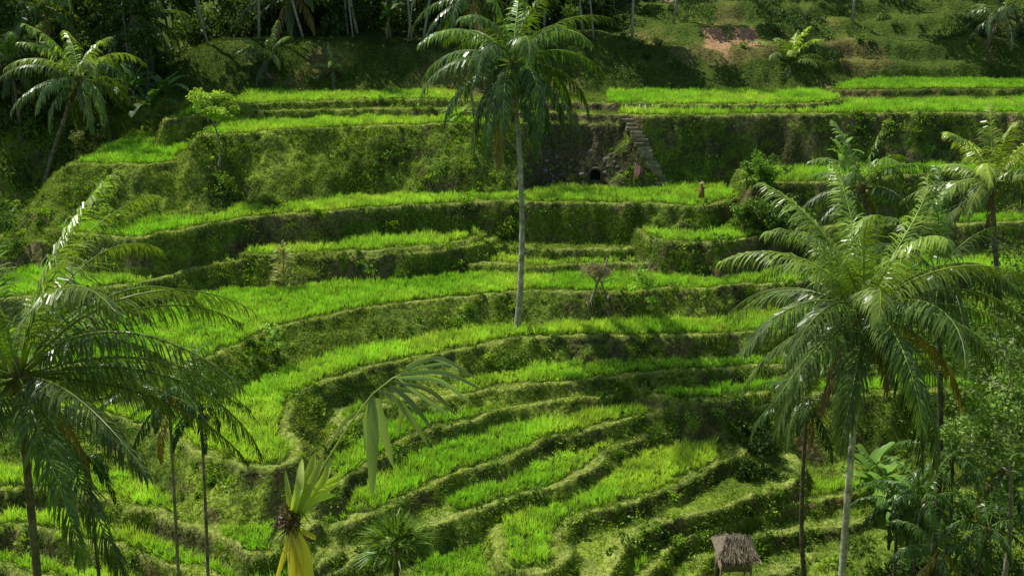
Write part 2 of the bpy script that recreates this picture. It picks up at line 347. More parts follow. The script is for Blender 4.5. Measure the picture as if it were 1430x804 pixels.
# ---------------------------------------------------------------- palms
def frond(o,az,el0,droop,L,ll,nl,w,hang,r,col,twist=0.0,nseg=14):
    t=np.linspace(0,1,nseg); el=np.maximum(el0-droop*t**1.25,radians(-86))
    azs=az+twist*t**2
    Tn=np.stack([np.cos(el)*np.cos(azs),np.cos(el)*np.sin(azs),np.sin(el)],1)
    P=o+np.concatenate([[np.zeros(3)],np.cumsum(Tn[:-1]*L/(nseg-1),0)])
    parts=[]
    Vt,Ft=tube(P,np.linspace(0.035,0.006,nseg)*L/4.5,4,False)
    parts.append((Vt,Ft,np.array(col)*1.3+np.array([0.06,0.05,0]),0,True))
    tt=np.tile(np.linspace(0.14,0.995,nl),2)+r.normal(0,0.006,nl*2); tt=np.clip(tt,0,1); side=np.repeat([1,-1],nl)
    Q=np.stack([np.interp(tt,t,P[:,k]) for k in range(3)],1); T=norm(np.stack([np.interp(tt,t,Tn[:,k]) for k in range(3)],1))
    S0=np.array([-sin(az),cos(az),0.]); S=(S0+r.normal(0,.02,(len(tt),3))); S=norm(S-np.sum(S*T,1,keepdims=True)*T)*side[:,None]
    Nn=np.cross(T,S)*side[:,None]
    Nn=Nn*np.sign(np.sum(Nn*np.array([0,0,1.])+1e-4,1,keepdims=True))
    fa=(0.50+0.65*tt**1.5+r.normal(0,0.12,nl*2))[:,None]
    d1=norm(S*np.cos(fa)+T*np.sin(fa)+Nn*(0.06+r.normal(0,.12,(nl*2,1))))
    hg=(hang*(0.5+1.0*r.random(nl*2)))[:,None]
    G=np.array([0,0,-1.])
    d1=norm(d1+G*hg*0.45); d2=norm(d1+G*hg*1.1+r.normal(0,.09,(nl*2,3))); d3=norm(d2+G*hg*1.3)
    le=(ll*np.sin(pi*(0.2+0.72*np.clip(tt,0,1)))**0.6*(0.75+0.35*r.random(nl*2)))[:,None]
    wv=norm(np.cross(d1,Nn)+0.35*Nn)*w
    p0=Q;p1=Q+d1*le*.35;p2=p1+d2*le*.35;p3=p2+d3*le*.3
    V=np.stack([p0-wv*.25,p0+wv*.25,p1-wv*.5,p1+wv*.5,p2-wv*.42,p2+wv*.42,p3],1)
    ok=r.random(nl*2)>0.05; V=V[ok].reshape(-1,3); m=int(ok.sum())
    b=(np.arange(m)*7)[:,None]
    Fq=np.concatenate([b+np.array([[0,1,3,2]]),b+np.array([[2,3,5,4]])]); Ft3=b+np.array([[4,5,6]])
    c=np.array(col)*(0.7+0.6*r.random((m,1)))
    cv=c.repeat(7,0).reshape(m,7,3); tipdry=(r.random((m,1))<0.2)*0.5; cv[:,6]=cv[:,6]*(1-tipdry)+np.array([0.25,0.2,0.06])*tipdry
    parts.append((V,[Fq,Ft3],cv.reshape(-1,3),0,False))
    return parts
PC=1.9
def palm(name,base,crown,L,nf=24,seed=0,col=(0.05,0.115,0.018),ll=None,nl=44,w=0.055,hang=0.8,tr=0.16,bow=0.4,elmin=-35,dead=2,nuts=8,trunkcol=(0.16,0.14,0.11),elmax=80,dr=(55,92)):
    r=np.random.default_rng(seed); ll=ll or L*0.21
    base=np.array(base,float); crown=np.array(crown,float); parts=[]; col=np.array(col)*PC*np.array([1.05,1.0,0.9])
    t=np.linspace(0,1,60)[:,None]; sd=np.array([r.normal(),r.normal()*0.5,0]); sd=norm(sd)
    Pt=base+(crown-base)*t+sd*bow*np.sin(pi*t)*(1-0.3*t)
    hgt=np.linalg.norm(crown-base)
    if hgt>0.3:
        rad=tr*(1.0-0.35*t[:,0])*(1+0.5*np.exp(-t[:,0]*18))*(1+0.05*np.sin(np.arange(60)*2.3))
        Vt,Ft=tube(Pt,rad,9); ring=np.repeat(0.65+0.6*r.random(60),9)[:,None]; cT=np.array(trunkcol)*ring*(0.8+0.4*r.random((len(Vt),1))); parts.append((Vt,Ft,cT,1,True))
    for i in range(nf):
        a=(i+0.5)/nf
        az=i*2.39996+r.normal(0,0.22)+seed
        el=radians(elmax+(elmin-elmax)*a**0.9+r.normal(0,7))
        droop=radians(dr[0]+(dr[1]-dr[0])*sin(pi*min(1,a*1.1+0.1))+r.normal(0,10))
        if a<0.1: droop*=0.7
        le=L*(0.78+0.3*sin(pi*min(1,0.25+a*0.6)))*(0.85+0.22*r.random())
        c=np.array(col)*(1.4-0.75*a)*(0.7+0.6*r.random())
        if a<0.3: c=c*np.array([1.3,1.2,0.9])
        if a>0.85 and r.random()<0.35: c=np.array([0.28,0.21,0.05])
        o=crown+np.array([cos(az),sin(az),0])*0.12+np.array([0,0,0.25*(1-a)])
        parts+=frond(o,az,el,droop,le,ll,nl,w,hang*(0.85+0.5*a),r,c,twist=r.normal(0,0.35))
    for i in range(dead):
        az=r.random()*6.28
        parts+=frond(crown+np.array([cos(az),sin(az),-1])*0.12,az,radians(-50),radians(35),L*0.6,ll*.7,nl//2,w,1.2,r,(0.18,0.12,0.06))
    for i in range(nuts):
        az=r.random()*6.28; q=crown+np.array([cos(az)*0.32,sin(az)*0.32,-0.15-0.35*r.random()])
        Vb,Fb=ball(q,(0.13,0.13,0.16),7,5); parts.append((Vb,Fb,(0.24,0.24,0.05),1,True))
    Vb,Fb=ball(crown+np.array([0,0,-0.05]),(0.24*L/4.5,0.24*L/4.5,0.45*L/4.5),8,6,0.2,seed); parts.append((Vb,Fb,(0.14,0.11,0.05),1,True))
    return build(name,parts,[M_PALM,M_BARK])
def gz(x,y): return float(Hs(np.array([x]),np.array([y]))[0])
def onground(p): return np.array([p[0],p[1],gz(p[0],p[1])-0.1])
def palmpx(name,u,v,y,L,bu=None,by=None,**k):
    c=PY(u,v,y); by=by or y
    bx=c[0] if bu is None else PY(bu,804,by)[0]
    return palm(name,onground((bx,by)),c,L,**k)
cb_=PZ(722,462,-20.7); cc_=PY(716,92,56.8)
palm("coconut_palm",(cb_[0],cb_[1],-20.85),cc_,5.4,nf=34,seed=3,w=0.085,bow=0.5,tr=0.17,trunkcol=(0.40,0.37,0.29),hang=0.8,elmin=-50,elmax=80,dead=2,col=(0.045,0.085,0.018),nl=52,dr=(58,98))
palmpx("coconut_palm",1207,440,34,5.6,bu=1193,by=33.5,nf=40,seed=8,w=0.055,tr=0.15,nl=76,hang=0.72,trunkcol=(0.42,0.39,0.32),col=(0.060,0.10,0.022),dead=2,bow=0.25,elmin=-34,dr=(48,82),ll=1.05)
palmpx("coconut_palm",1308,385,41,3.9,bu=1300,by=40.6,nf=20,seed=14,w=0.06,tr=0.15,hang=0.9,trunkcol=(0.09,0.08,0.06),col=(0.025,0.055,0.014))
palmpx("coconut_palm",1384,258,48,3.8,bu=1390,nf=22,seed=21,w=0.08,hang=0.6,col=(0.095,0.14,0.028),elmin=-20,dead=1,dr=(45,85))
palmpx("coconut_palm",1204,262,52,3.6,bu=1215,nf=18,seed=25,w=0.07,hang=0.7,col=(0.05,0.09,0.02),elmin=-15,dead=1,dr=(45,85))
palmpx("coconut_palm",1128,560,39,2.6,bu=1143,nf=16,seed=28,w=0.05,hang=0.9,tr=0.11,trunkcol=(0.10,0.085,0.055),col=(0.03,0.06,0.014))
palmpx("coconut_palm",26,530,25,6.3,bu=32,nf=36,seed=35,w=0.045,tr=0.14,nl=96,hang=0.7,col=(0.058,0.10,0.022),trunkcol=(0.15,0.13,0.10),bow=0.15,elmin=-18,elmax=82,dr=(55,90),dead=1,ll=1.0)
palmpx("young_palm",122,640,27,1.5,bu=125,nf=16,seed=35,w=0.035,tr=0.07,nl=30,hang=0.7,col=(0.03,0.075,0.014),nuts=0,dead=1,trunkcol=(0.08,0.07,0.05),bow=0.05)
palmpx("young_palm",236,555,32,2.2,bu=238,nf=18,seed=36,w=0.04,tr=0.07,nl=32,hang=0.9,col=(0.025,0.06,0.014),nuts=0,dead=1,trunkcol=(0.22,0.2,0.16),bow=0.05)
palmpx("young_palm",280,568,33,1.9,bu=283,nf=16,seed=37,w=0.04,tr=0.07,nl=30,hang=0.9,col=(0.025,0.06,0.014),nuts=3,dead=2,trunkcol=(0.19,0.17,0.13),bow=0.05)
palmpx("coconut_palm",112,112,70,4.6,bu=125,nf=24,seed=41,w=0.10,nl=38,hang=0.9,col=(0.08,0.13,0.035),dead=1,nuts=4,dr=(55,95))
palmpx("coconut_palm",15,85,74,4.2,nf=20,seed=42,w=0.10,nl=32,hang=0.9,col=(0.06,0.10,0.028))
palmpx("coconut_palm",1102,92,84,3.4,nf=24,seed=43,w=0.11,nl=30,hang=0.6,col=(0.10,0.15,0.035),nuts=0,tr=0.2,elmin=-10,dead=0)
palmpx("coconut_palm",1400,18,88,4.2,bu=1372,nf=18,seed=44,w=0.09,nl=28,hang=0.6,col=(0.05,0.09,0.025),nuts=0)
palmpx("young_palm",376,80,81,2.8,nf=14,seed=45,w=0.08,nl=24,hang=0.9,col=(0.06,0.10,0.025),nuts=0)
palmpx("young_palm",465,98,81,1.8,nf=12,seed=46,w=0.08,nl=20,hang=0.9,col=(0.06,0.10,0.025),nuts=0)
palmpx("coconut_palm",660,0,73,4.6,bu=671,nf=22,seed=47,w=0.09,nl=32,hang=1.0,col=(0.04,0.075,0.02),tr=0.10,trunkcol=(0.24,0.21,0.16),dead=1)
palmpx("coconut_palm",410,-5,88,4.6,nf=22,seed=48,w=0.10,nl=30,hang=0.9,col=(0.06,0.10,0.025),tr=0.11,trunkcol=(0.3,0.28,0.22))
palmpx("coconut_palm",60,10,78,4.6,nf=22,seed=49,w=0.10,nl=30,hang=0.9,col=(0.065,0.11,0.03),tr=0.13)
palmpx("coconut_palm",195,30,80,4.4,nf=20,seed=50,w=0.10,nl=30,hang=0.9,col=(0.05,0.09,0.025),tr=0.12)

def fan_palm(name,base,crown,R,seed,col):
    r=np.random.default_rng(seed); parts=[]; base=np.array(base,float); crown=np.array(crown,float)
    t=np.linspace(0,1,20)[:,None]; Vt,Ft=tube(base+(crown-base)*t,0.09,7); parts.append((Vt,Ft,(0.08,0.06,0.04),1,True))
    P=[];D=[];L=[]
    for i in range(26):
        az=i*2.4+r.normal(0,.1); el=radians(85-85*(i/26)+r.normal(0,6)); d=np.array([cos(el)*cos(az),cos(el)*sin(az),sin(el)])
        hub=crown+d*R*0.35; Vt,Ft=tube([crown,crown+d*R*.2,hub],[0.015,0.01,0.008],4,False); parts.append((Vt,Ft,np.array(col)*1.5,0,True))
        s=norm(np.cross(d,[0,0,1.]));
        for a in np.linspace(-1.25,1.25,15):
            P.append(hub); D.append(norm(d*cos(a)+s*sin(a)+r.normal(0,.05,3))); L.append(R*0.68*(1-0.25*abs(a))*(0.9+.2*r.random()))
    P=np.array(P);D=np.array(D);L=np.array(L); V,Fl=blades(P,D,L,0.05*R,0.18,r)
    c=np.array(col)*(0.7+0.7*r.random((len(P),1))); parts.append((V,Fl,c.repeat(4,0),0,False))
    return build(name,parts,[M_PALM,M_BARK])
c=PY(552,765,30); fan_palm("fan_palm",onground(c),c,1.45,51,(0.13,0.22,0.035))

# ---------------------------------------------------------------- bananas
def banana(name,base,h,seed,col=(0.10,0.19,0.025),nl=8,LL=1.8):
    r=np.random.default_rng(seed); parts=[]; base=np.array(base,float)
    t=np.linspace(0,1,8)[:,None]; top=base+np.array([r.normal()*.1,r.normal()*.1,h]); Vt,Ft=tube(base+(top-base)*t,np.linspace(.14,.07,8),8); parts.append((Vt,Ft,(0.14,0.15,0.05),1,True))
    for i in range(nl):
        az=i*2.4+r.normal(0,.2); el0=radians(80-45*i/nl); dr=radians(60+50*i/nl); m=12
        tt=np.linspace(0,1,m); el=el0-dr*tt; T=np.stack([np.cos(el)*cos(az),np.cos(el)*sin(az),np.sin(el)],1)
        le=LL*(.8+.4*r.random()); P=top+np.concatenate([[np.zeros(3)],np.cumsum(T[:-1]*le/(m-1),0)])
        S=norm(np.cross(T,[0,0,1.])); N=np.cross(S,T); wd=0.19*LL/1.8*np.sin(pi*np.clip(tt*0.93+0.02,0,1))**.5*(1.25+0.2*r.random(m)); wd[0]=.02
        Lf=P-S*wd[:,None]+N*wd[:,None]*.25+r.normal(0,.02,(m,3)); Rt=P+S*wd[:,None]+N*wd[:,None]*.25+r.normal(0,.02,(m,3))
        V=np.stack([Lf,P,Rt],1).reshape(-1,3); b=(np.arange(m-1)*3)[:,None]
        keepm=r.random(m-1)>0.08
        Fa=(b+np.array([[0,1,4,3]])); Fb=(b+np.array([[1,2,5,4]]))[keepm]
        parts.append((V,[Fa,Fb],np.array(col)*(.7+.6*r.random()),0,True))
    return build(name,parts,[M_LEAF,M_BARK])
for i,(u,v,y,h,LL) in enumerate([(215,150,73,2.2,2.4),(190,140,75,2.6,2.4),(232,130,74,2.2,2.2),(640,178,73,0.4,1.3),(1232,640,46,1.4,1.9),(1262,655,45,1.2,1.9),(1120,775,37,1.6,1.9),(1095,790,38,1.0,1.6),(540,50,86,1.8,1.8),(1175,205,71,1.0,1.4),(1215,655,47,1.1,1.6),(1160,790,36,1.2,1.7)]):
    p=PY(u,v,y); g=gz(p[0],p[1]); banana("banana_plant",(p[0],p[1],g-0.1),max(h,min(p[2]-g,4.0) if i<3 else h),60+i,LL=LL,col=(0.10,0.20,0.045) if i in (0,1,2,8) else (0.18,0.33,0.05))

# ---------------------------------------------------------------- broadleaf trees
def limb_tree(name,base,h,R,seed,col,nleaf=3500,lsz=0.16,tr=0.09,crown0=0.35,flat=1.0,nl=10,barkcol=(0.16,0.13,0.09),lean=(0,0),clump=0.38):
    r=np.random.default_rng(seed); base=np.array(base,float); parts=[]
    top=base+np.array([lean[0],lean[1],h*0.85]); t=np.linspace(0,1,14)[:,None]
    Pt=base+(top-base)*t+np.array([0.04*h,0.02*h,0])*np.sin(pi*t*1.5)
    Vt,Ft=tube(Pt,tr*(1.1-0.85*t[:,0]),7); parts.append((Vt,Ft,barkcol,1,True))
    cl=[]
    for i in range(nl):
        a=crown0+(1-crown0)*(i+.5)/nl; o=Pt[int(a*13)]; az=i*2.4+r.normal(0,.3); el=radians(r.uniform(15,60))
        ln=R*(1.05-0.45*abs(a-0.6))*r.uniform(.7,1.05); d=np.array([cos(el)*cos(az),cos(el)*sin(az),sin(el)*flat])
        s=np.linspace(0,1,6)[:,None]; Q=o+d*ln*s+np.array([0,0,0.12*ln])*s**2
        Vt,Ft=tube(Q,np.linspace(tr*.4,tr*.08,6),5,False); parts.append((Vt,Ft,barkcol,1,True))
        for k in range(3): cl.append(Q[-1]*(1-k*.28)+Q[1]*k*.28+r.normal(0,R*.12,3))
    cl.append(top); cl=np.array(cl); k=nleaf//len(cl); P=[];C=[]
    for c in cl:
        g=norm(r.normal(size=(k,3)))*(r.random((k,1))**.45); P.append(c+g*R*clump*r.uniform(.6,1.1)*np.array([1,1,.7])); C.append(np.array(col)*r.uniform(.65,1.35)*(0.8+.4*r.random((k,1))))
    P=np.concatenate(P);C=np.concatenate(C); D=norm(r.normal(size=(len(P),3))*np.array([1,1,.6])+np.array([0,0,-.1]))
    V,Fl=blades(P,D,lsz*(.6+.8*r.random(len(P))),lsz*.6,0.1,r); parts.append((V,Fl,C.repeat(4,0),0,False))
    return build(name,parts,[M_LEAF,M_BARK])
p=PZ(302,224,-13.3); limb_tree("small_leafy_tree",onground((p[0],p[1]+0.2)),5.3,1.4,71,(0.36,0.50,0.07),5000,0.17,0.08,0.62,barkcol=(0.28,0.24,0.18))
p=PY(1385,800,37); limb_tree("feathery_tree",onground(p),17.5,2.6,72,(0.20,0.31,0.07),8500,0.17,0.13,0.62,0.6,22,clump=0.30,barkcol=(0.28,0.25,0.2))
p=PY(1425,800,41); limb_tree("feathery_tree",onground(p),15.5,2.8,73,(0.10,0.18,0.035),7500,0.2,0.13,0.6,0.6,18,clump=0.34)
p=PY(380,478,50.5); limb_tree("sapling",onground(p),2.1,0.6,74,(0.32,0.46,0.10),600,0.14,0.03,0.4,nl=6)
p=PY(897,446,58.0); limb_tree("sapling",onground(p),2.6,0.9,75,(0.28,0.46,0.06),900,0.15,0.03,0.2,nl=8)
p=PY(1085,300,64); limb_tree("bush",onground(p),1.8,1.5,76,(0.12,0.22,0.03),3500,0.2,0.08,0.1,nl=10)
p=PY(1060,285,66); limb_tree("bush",onground(p),1.6,1.2,77,(0.15,0.27,0.035),2500,0.2,0.08,0.1,nl=9)
p=PY(1040,290,64.2); limb_tree("bush",onground(p),1.9,1.0,80,(0.14,0.24,0.035),2200,0.18,0.06,0.1,nl=9)
p=PY(150,275,60); limb_tree("bush",onground(p),1.0,0.9,78,(0.24,0.36,0.04),1600,0.16,0.06,0.1,nl=8)
p=PY(125,200,72); limb_tree("bush",onground(p),2.2,1.5,79,(0.32,0.36,0.12),3000,0.2,0.08,0.1,nl=10)

def thicket(name,items,seed,lsz=0.22,per=260,mat=M_LEAF):
    r=np.random.default_rng(seed); P=[];C=[];D=[]
    for (x,y,rad,hh,col) in items:
        g0=gz(x,y)
        for k in range(max(3,int(rad*rad*2.2))):
            c=np.array([x+r.normal(0,rad*.5),y+r.normal(0,rad*.5),g0+r.random()**1.3*hh]); q=norm(r.normal(size=(per,3)))*(r.random((per,1))**.45)
            P.append(c+q*rad*.42*r.uniform(.6,1.2)*np.array([1,1,.75])); D.append(norm(q+np.array([0,0,.2])+r.normal(0,.7,(per,3)))); C.append(np.array(col)*r.uniform(.55,1.45)*(0.75+.5*r.random((per,1))))
    P=np.concatenate(P);C=np.concatenate(C);D=np.concatenate(D)
    V,Fl=blades(P,D,lsz*(.6+.8*r.random(len(P))),lsz*.5,0.15,r); return build(name,[(V,Fl,C.repeat(4,0),0,False)],[mat])
it=[]
for (u,v,y,rad,hh,b) in [(1300,700,40,1.8,3,0),(1360,690,42,2.0,4,0),(1420,700,42,2.2,4,0),(1250,760,38,1.6,2,0),(1400,780,38,2,3,0),(1330,790,37,1.8,3,0),(1200,790,36,1.2,1.5,1),(1120,800,36,1.0,1.0,1),(1240,680,42,1.3,1.6,1),(1400,480,52,2.5,4,1),(1340,440,55,2.5,3.5,1),(1430,380,58,2.5,4,1),(1290,600,46,1.6,2,1),(1100,590,48,1.2,1.5,0),(1040,575,50,1.0,1.0,1),(1060,620,47,0.9,.8,0)]:
    p=PY(u,v,y); it.append((p[0],p[1],rad,hh,(0.12,0.21,0.03) if b else (0.055,0.11,0.022)))
thicket("undergrowth_thicket",it,91)
it=[]
for k in range(26):
    it.append((rng.uniform(-40,-24.5),rng.uniform(60,70),1.6,2.2,(0.09,0.17,0.028)))
it=[q for q in it if abs(q[0])>0.475*q[1]-1.5]
thicket("ravine_shrubs",it,92)
for i,(u,v,y,L) in enumerate([(1330,640,41,2.6),(1290,700,38,2.2),(1400,660,40,2.6),(1250,700,39,2.0),(1380,740,36,2.0),(1310,770,35,1.9)]):
    palmpx("young_palm",u,v,y,L,nf=16,seed=110+i,w=0.05,nl=28,hang=1.0,tr=0.09,col=(0.03,0.065,0.018),nuts=0,dead=1,trunkcol=(0.09,0.08,0.06))

# ---------------------------------------------------------------- background forest
r=np.random.default_rng(200); parts=[]; P=[];C=[];D=[];S=[]
def clumps(x,y,z,rad,n,col,lsz,flat=.7):
    q=norm(r.normal(size=(n,3)))*(r.random((n,1))**.4)
    P.append(np.array([x,y,z])+q*rad*np.array([1,1,flat])); D.append(norm(q*.6+r.normal(0,.7,(n,3)))); C.append(np.array(col)*r.uniform(.5,1.5)*(0.7+.6*r.random((n,1)))); S.append(np.full(n,lsz))
def ftree(x,y,h,R,tc,tw=.14):
    g=gz(x,y); b=np.array([x,y,g-.2]); top=b+np.array([r.normal(0,1.1),r.normal(0,.6),h]); t=np.linspace(0,1,8)[:,None]
    Vt,Ft=tube(b+(top-b)*t+np.array([r.normal(0,.4),0,0])*np.sin(pi*t),np.linspace(tw,tw*.4,8)*h/12,6); parts.append((Vt,Ft,tc,1,True))
    for k in range(9):
        a=r.uniform(.45,1); d=norm(r.normal(size=3)); c=b+(top-b)*a+d*R*.6
        clumps(c[0],c[1],c[2],R*r.uniform(.3,.5),170,(0.07,0.13,0.025),0.42)
for k in range(40):
    x=r.uniform(-46,-25.5); y=r.uniform(73,98); ftree(x,y,r.uniform(8,15),r.uniform(2,3.2),(0.14,0.13,0.10))
for k in range(52):
    x=r.uniform(-25,9); y=r.uniform(87,106); ftree(x,y,r.uniform(9,15),r.uniform(2,3),np.array([0.24,0.22,0.18])*r.uniform(.4,1.6),r.uniform(.07,.15))
for k in range(7):
    x=r.uniform(-24,8); ftree(x,r.uniform(85,87.5),r.uniform(10,15),r.uniform(2,2.6),np.array([0.40,0.37,0.30])*r.uniform(.7,1.1),r.uniform(.06,.10))
for k in range(38):  # more ridge trees above the frame, added to shade the right hill
    x=r.uniform(6,56); y=r.uniform(99,114); ftree(x,y,r.uniform(9,14),r.uniform(2.4,3.4),(0.14,0.12,0.09))
for (u,v,y) in [(362,66,84.5),(882,80,85),(940,40,90),(815,45,87),(590,60,85),(425,62,85),(292,70,84),(1190,30,92),(1260,10,95),(760,40,88)]:
    q=PY(u,v,y); ftree(q[0],q[1],14,2.4,(0.34,0.32,0.27),.10)
for k in range(330):
    x=r.uniform(-46,-25.5) if k%2 else r.uniform(-26,8); y=r.uniform(72,92) if k%2 else r.uniform(87,96)
    if k%2 and x>-27 and y<78: continue
    g=gz(x,y); clumps(x,y,g+r.uniform(.3,2.6),r.uniform(.7,1.5),170,(0.055,0.10,0.02) if r.random()<.75 else (0.12,0.20,0.04),0.38)
nz_=0
while nz_<240:
    x=r.uniform(-20,46); y=r.uniform(80,99)
    if vnoise(np.array([x]),np.array([y]),3,99)[0]<0.55: continue
    if x>18 and y<85: continue
    nz_+=1; g=gz(x,y); s=r.uniform(.2,1.1)*r.uniform(.4,1); clumps(x,y,g+.15+s*.3,s,int(60+90*s),(0.05,0.10,0.02) if r.random()<.65 else (0.13,0.21,0.04),0.2,r.uniform(.5,1.1))
P=np.concatenate(P);C=np.concatenate(C);D=np.concatenate(D);S=np.concatenate(S)
V,Fl=blades(P,D,S*(.6+.8*r.random(len(P))),S*.5,0.2,r); parts.append((V,Fl,C.repeat(4,0),0,False))
build("background_forest",parts,[M_LEAF,M_BARK]); print("forest leaves",len(P))

# ---------------------------------------------------------------- stone steps
parts=[]; b0=PZ(926,262,-16.0); b1=PZ(882,170,-11.75); n=20
for k in range(n):
    t=k/(n-1); x=b0[0]+(b1[0]-b0[0])*t; z=b0[2]+(b1[2]-b0[2])*t
    yy=68.5
    while gz(x,yy)<z-0.12 and yy<75: yy+=0.05
    V,Fb=box((x+rng.normal(0,.03),yy+.15,z-0.12),(0.95+rng.normal(0,.08),0.75,0.26),rng.normal(0,.08)); parts.append((V,Fb,np.array([0.24,0.21,0.13])*rng.uniform(.6,1.3),0,False))
build("stone_steps",parts,[M_STONE])
# cave entrance
parts=[]; q=PZ(831,262,-16.0); q=np.array([q[0],q[1],-16.0])
yy=q[1]-1.5
while gz(q[0],yy)<-15.3 and yy<76: yy+=0.05
yy-=0.25
th=np.linspace(0,pi,13); 
arc=np.array([[q[0]-0.42,yy,-16.0]]+[[q[0]+0.42*cos(pi-a),yy,-15.15+0.42*sin(a)] for a in th]+[[q[0]+0.42,yy,-16.0]])
Vt,Ft=tube(arc,0.10,6); parts.append((Vt,Ft,(0.10,0.09,0.06),0,True))
n_=len(arc); shade_sheet=arc+np.array([0,0.05,0]); parts.append((shade_sheet,[np.arange(n_)[None]],(0.004,0.004,0.003),0,False))  # near-black sheet across the arch paints the darkness inside the hole
for k in range(46):
    a=q[0]+rng.uniform(-3.4,2.4); z=-16+rng.uniform(0.05,2.2)
    if abs(a-q[0])<0.6 and z<-14.5: continue
    y2=68.5
    while gz(a,y2)<z and y2<75: y2+=0.05
    Vb,Fb=ball((a,y2+.05,z),(rng.uniform(.1,.3),.12,rng.uniform(.07,.2)),7,5,0.5,k); parts.append((Vb,Fb,np.array([0.18,0.16,0.13])*rng.uniform(.3,1.3),0,True))
build("cave_entrance",parts,[M_STONE])
# ritual flag
q=PZ(884,268,-16.0); parts=[]; z0=gz(q[0],q[1])
Vt,Ft=tube([(q[0],q[1],z0),(q[0]+.03,q[1],z0+1.0),(q[0]+.1,q[1],z0+1.9)],[.03,.025,.015],6); parts.append((Vt,Ft,(0.3,0.26,0.16),0,True))
m=9; t=np.linspace(0,1,m); A=np.stack([q[0]+.07-0*t,q[1]-.02+.05*np.sin(t*7),z0+1.75-t*0.75],1); Bv=A+np.stack([0.30+.05*np.sin(t*5),.06*np.cos(t*6),-.05*t],1)
V=np.stack([A,Bv],1).reshape(-1,3); b=(np.arange(m-1)*2)[:,None]; parts.append((V,[b+np.array([[0,1,3,2]])],(0.88,0.32,0.32),1,True))
build("prayer_flag",parts,[M_BARK,M_CLOTH])
# scarecrow
q=PZ(979,283,-16.0); z0=gz(q[0],q[1]); parts=[]
for a,b_,rr in [((0,0,0),(0,0,1.25),.03),((-.45,0,.75),(.45,0,1.0),.02)]:
    Vt,Ft=tube([np.array(a)+[q[0],q[1],z0],np.array(b_)+[q[0],q[1],z0]],rr,6); parts.append((Vt,Ft,(0.2,0.12,0.06),0,True))
V,Fb=tube([(q[0],q[1],z0+.35),(q[0],q[1],z0+.6),(q[0],q[1],z0+.95),(q[0],q[1],z0+1.03)],[.22,.17,.16,.06],8); parts.append((V,Fb,(0.28,0.13,0.06),1,True))
V,Fb=ball((q[0],q[1],z0+1.17),(.1,.1,.12)); parts.append((V,Fb,(0.3,0.22,0.12),1,True))
V,Fb=tube([(q[0],q[1],z0+1.2),(q[0],q[1],z0+1.23),(q[0],q[1],z0+1.36)],[.2,.16,.02],9); parts.append((V,Fb,(0.3,0.24,0.12),1,True))
build("scarecrow",parts,[M_BARK,M_CLOTH])
for k,(u,v) in enumerate([(876,148),(886,149),(892,148),(901,149),(909,148)]):
    q=PZ(u,v,-11.1); z0=gz(q[0],q[1])+0.26; parts=[]; a=rng.uniform(0,6.28); f=np.array([cos(a),sin(a),0])
    o=np.array([q[0],q[1],z0]); s_=0.9
    V,Fb=tube([o+s_*(x) for x in [-f*.26+[0,0,.10],-f*.18+[0,0,.06],-f*.05,f*.08+[0,0,.01],f*.15+[0,0,.06],f*.17+[0,0,.16],f*.18+[0,0,.25],f*.22+[0,0,.29],f*.27+[0,0,.28]]],np.array([.015,.07,.11,.11,.07,.04,.035,.05,.02])*s_,8); parts.append((V,Fb,(.68,.66,.62),0,True))
    V,Fb=tube([o+s_*(f*.26+[0,0,.28]),o+s_*(f*.34+[0,0,.27])],[.015,.008],5); parts.append((V,Fb,(.6,.3,.05),0,True))
    for sgn in (-1,1):
        s=np.array([-f[1],f[0],0])*sgn*.04; V,Fb=tube([o+s,o+s-[0,0,.26]],.01,5); parts.append((V,Fb,(.5,.25,.05),0,True))
    build("white_duck",parts,[M_CLOTH])
# dead tree with dried fronds
q=PY(822,447,58.2); g=onground(q); parts=[]
def px(u,v,y=58.2): return PY(u,v,y)
for Pp,R0 in [([g,px(826,420),px(834,395),px(846,372),px(848,360)],.11),([onground(px(850,447,58.6)),px(848,420),px(840,395),px(832,375)],.08),([px(834,395),px(822,380),px(818,374)],.05),([px(840,395),px(858,388),px(866,392)],.035)]:
    V,Fb=tube(Pp,np.linspace(R0,R0*.4,len(Pp)),7); parts.append((V,Fb,(0.27,0.24,0.19),1,True))
k=320; c=px(834,374); Pq=c+rng.normal(0,1,(k,3))*[.32,.2,.16]; Dq=norm(rng.normal(size=(k,3))*[1,.6,.4]+[0,0,-.9]); V,Fl=blades(Pq,Dq,0.5,0.05,.2); parts.append((V,Fl,(0.36,0.31,0.21),0,False))
k=200; c=px(822,428); Pq=c+rng.normal(0,1,(k,3))*[.16,.1,.38]; Dq=norm(rng.normal(size=(k,3))*[.4,.4,.3]+[0,0,-1]); V,Fl=blades(Pq,Dq,0.5,0.04,.2); parts.append((V,Fl,(0.36,0.31,0.22),0,False))
build("dead_tree",parts,[M_GRASS,M_BARK])
q=onground(PY(397,402,59.0)); parts=[]; k=110
V,Fb=tube([q,q+[0,0,1.2],q+[.1,0,2.3]],[.05,.04,.02],6); parts.append((V,Fb,(0.25,0.23,0.12),1,True))
Pq=q+np.stack([rng.normal(0,.05,k),rng.normal(0,.05,k),rng.uniform(.3,2.5,k)],1); Dq=norm(rng.normal(size=(k,3))*[.8,.5,.2]+[0,0,1.]); V,Fl=blades(Pq,Dq,1.0,0.12,.35); parts.append((V,Fl,(np.array([0.45,0.48,0.2])*(.6+.8*rng.random((k,1)))).repeat(4,0),0,False))
build("reed_plant",parts,[M_GRASS,M_BARK])
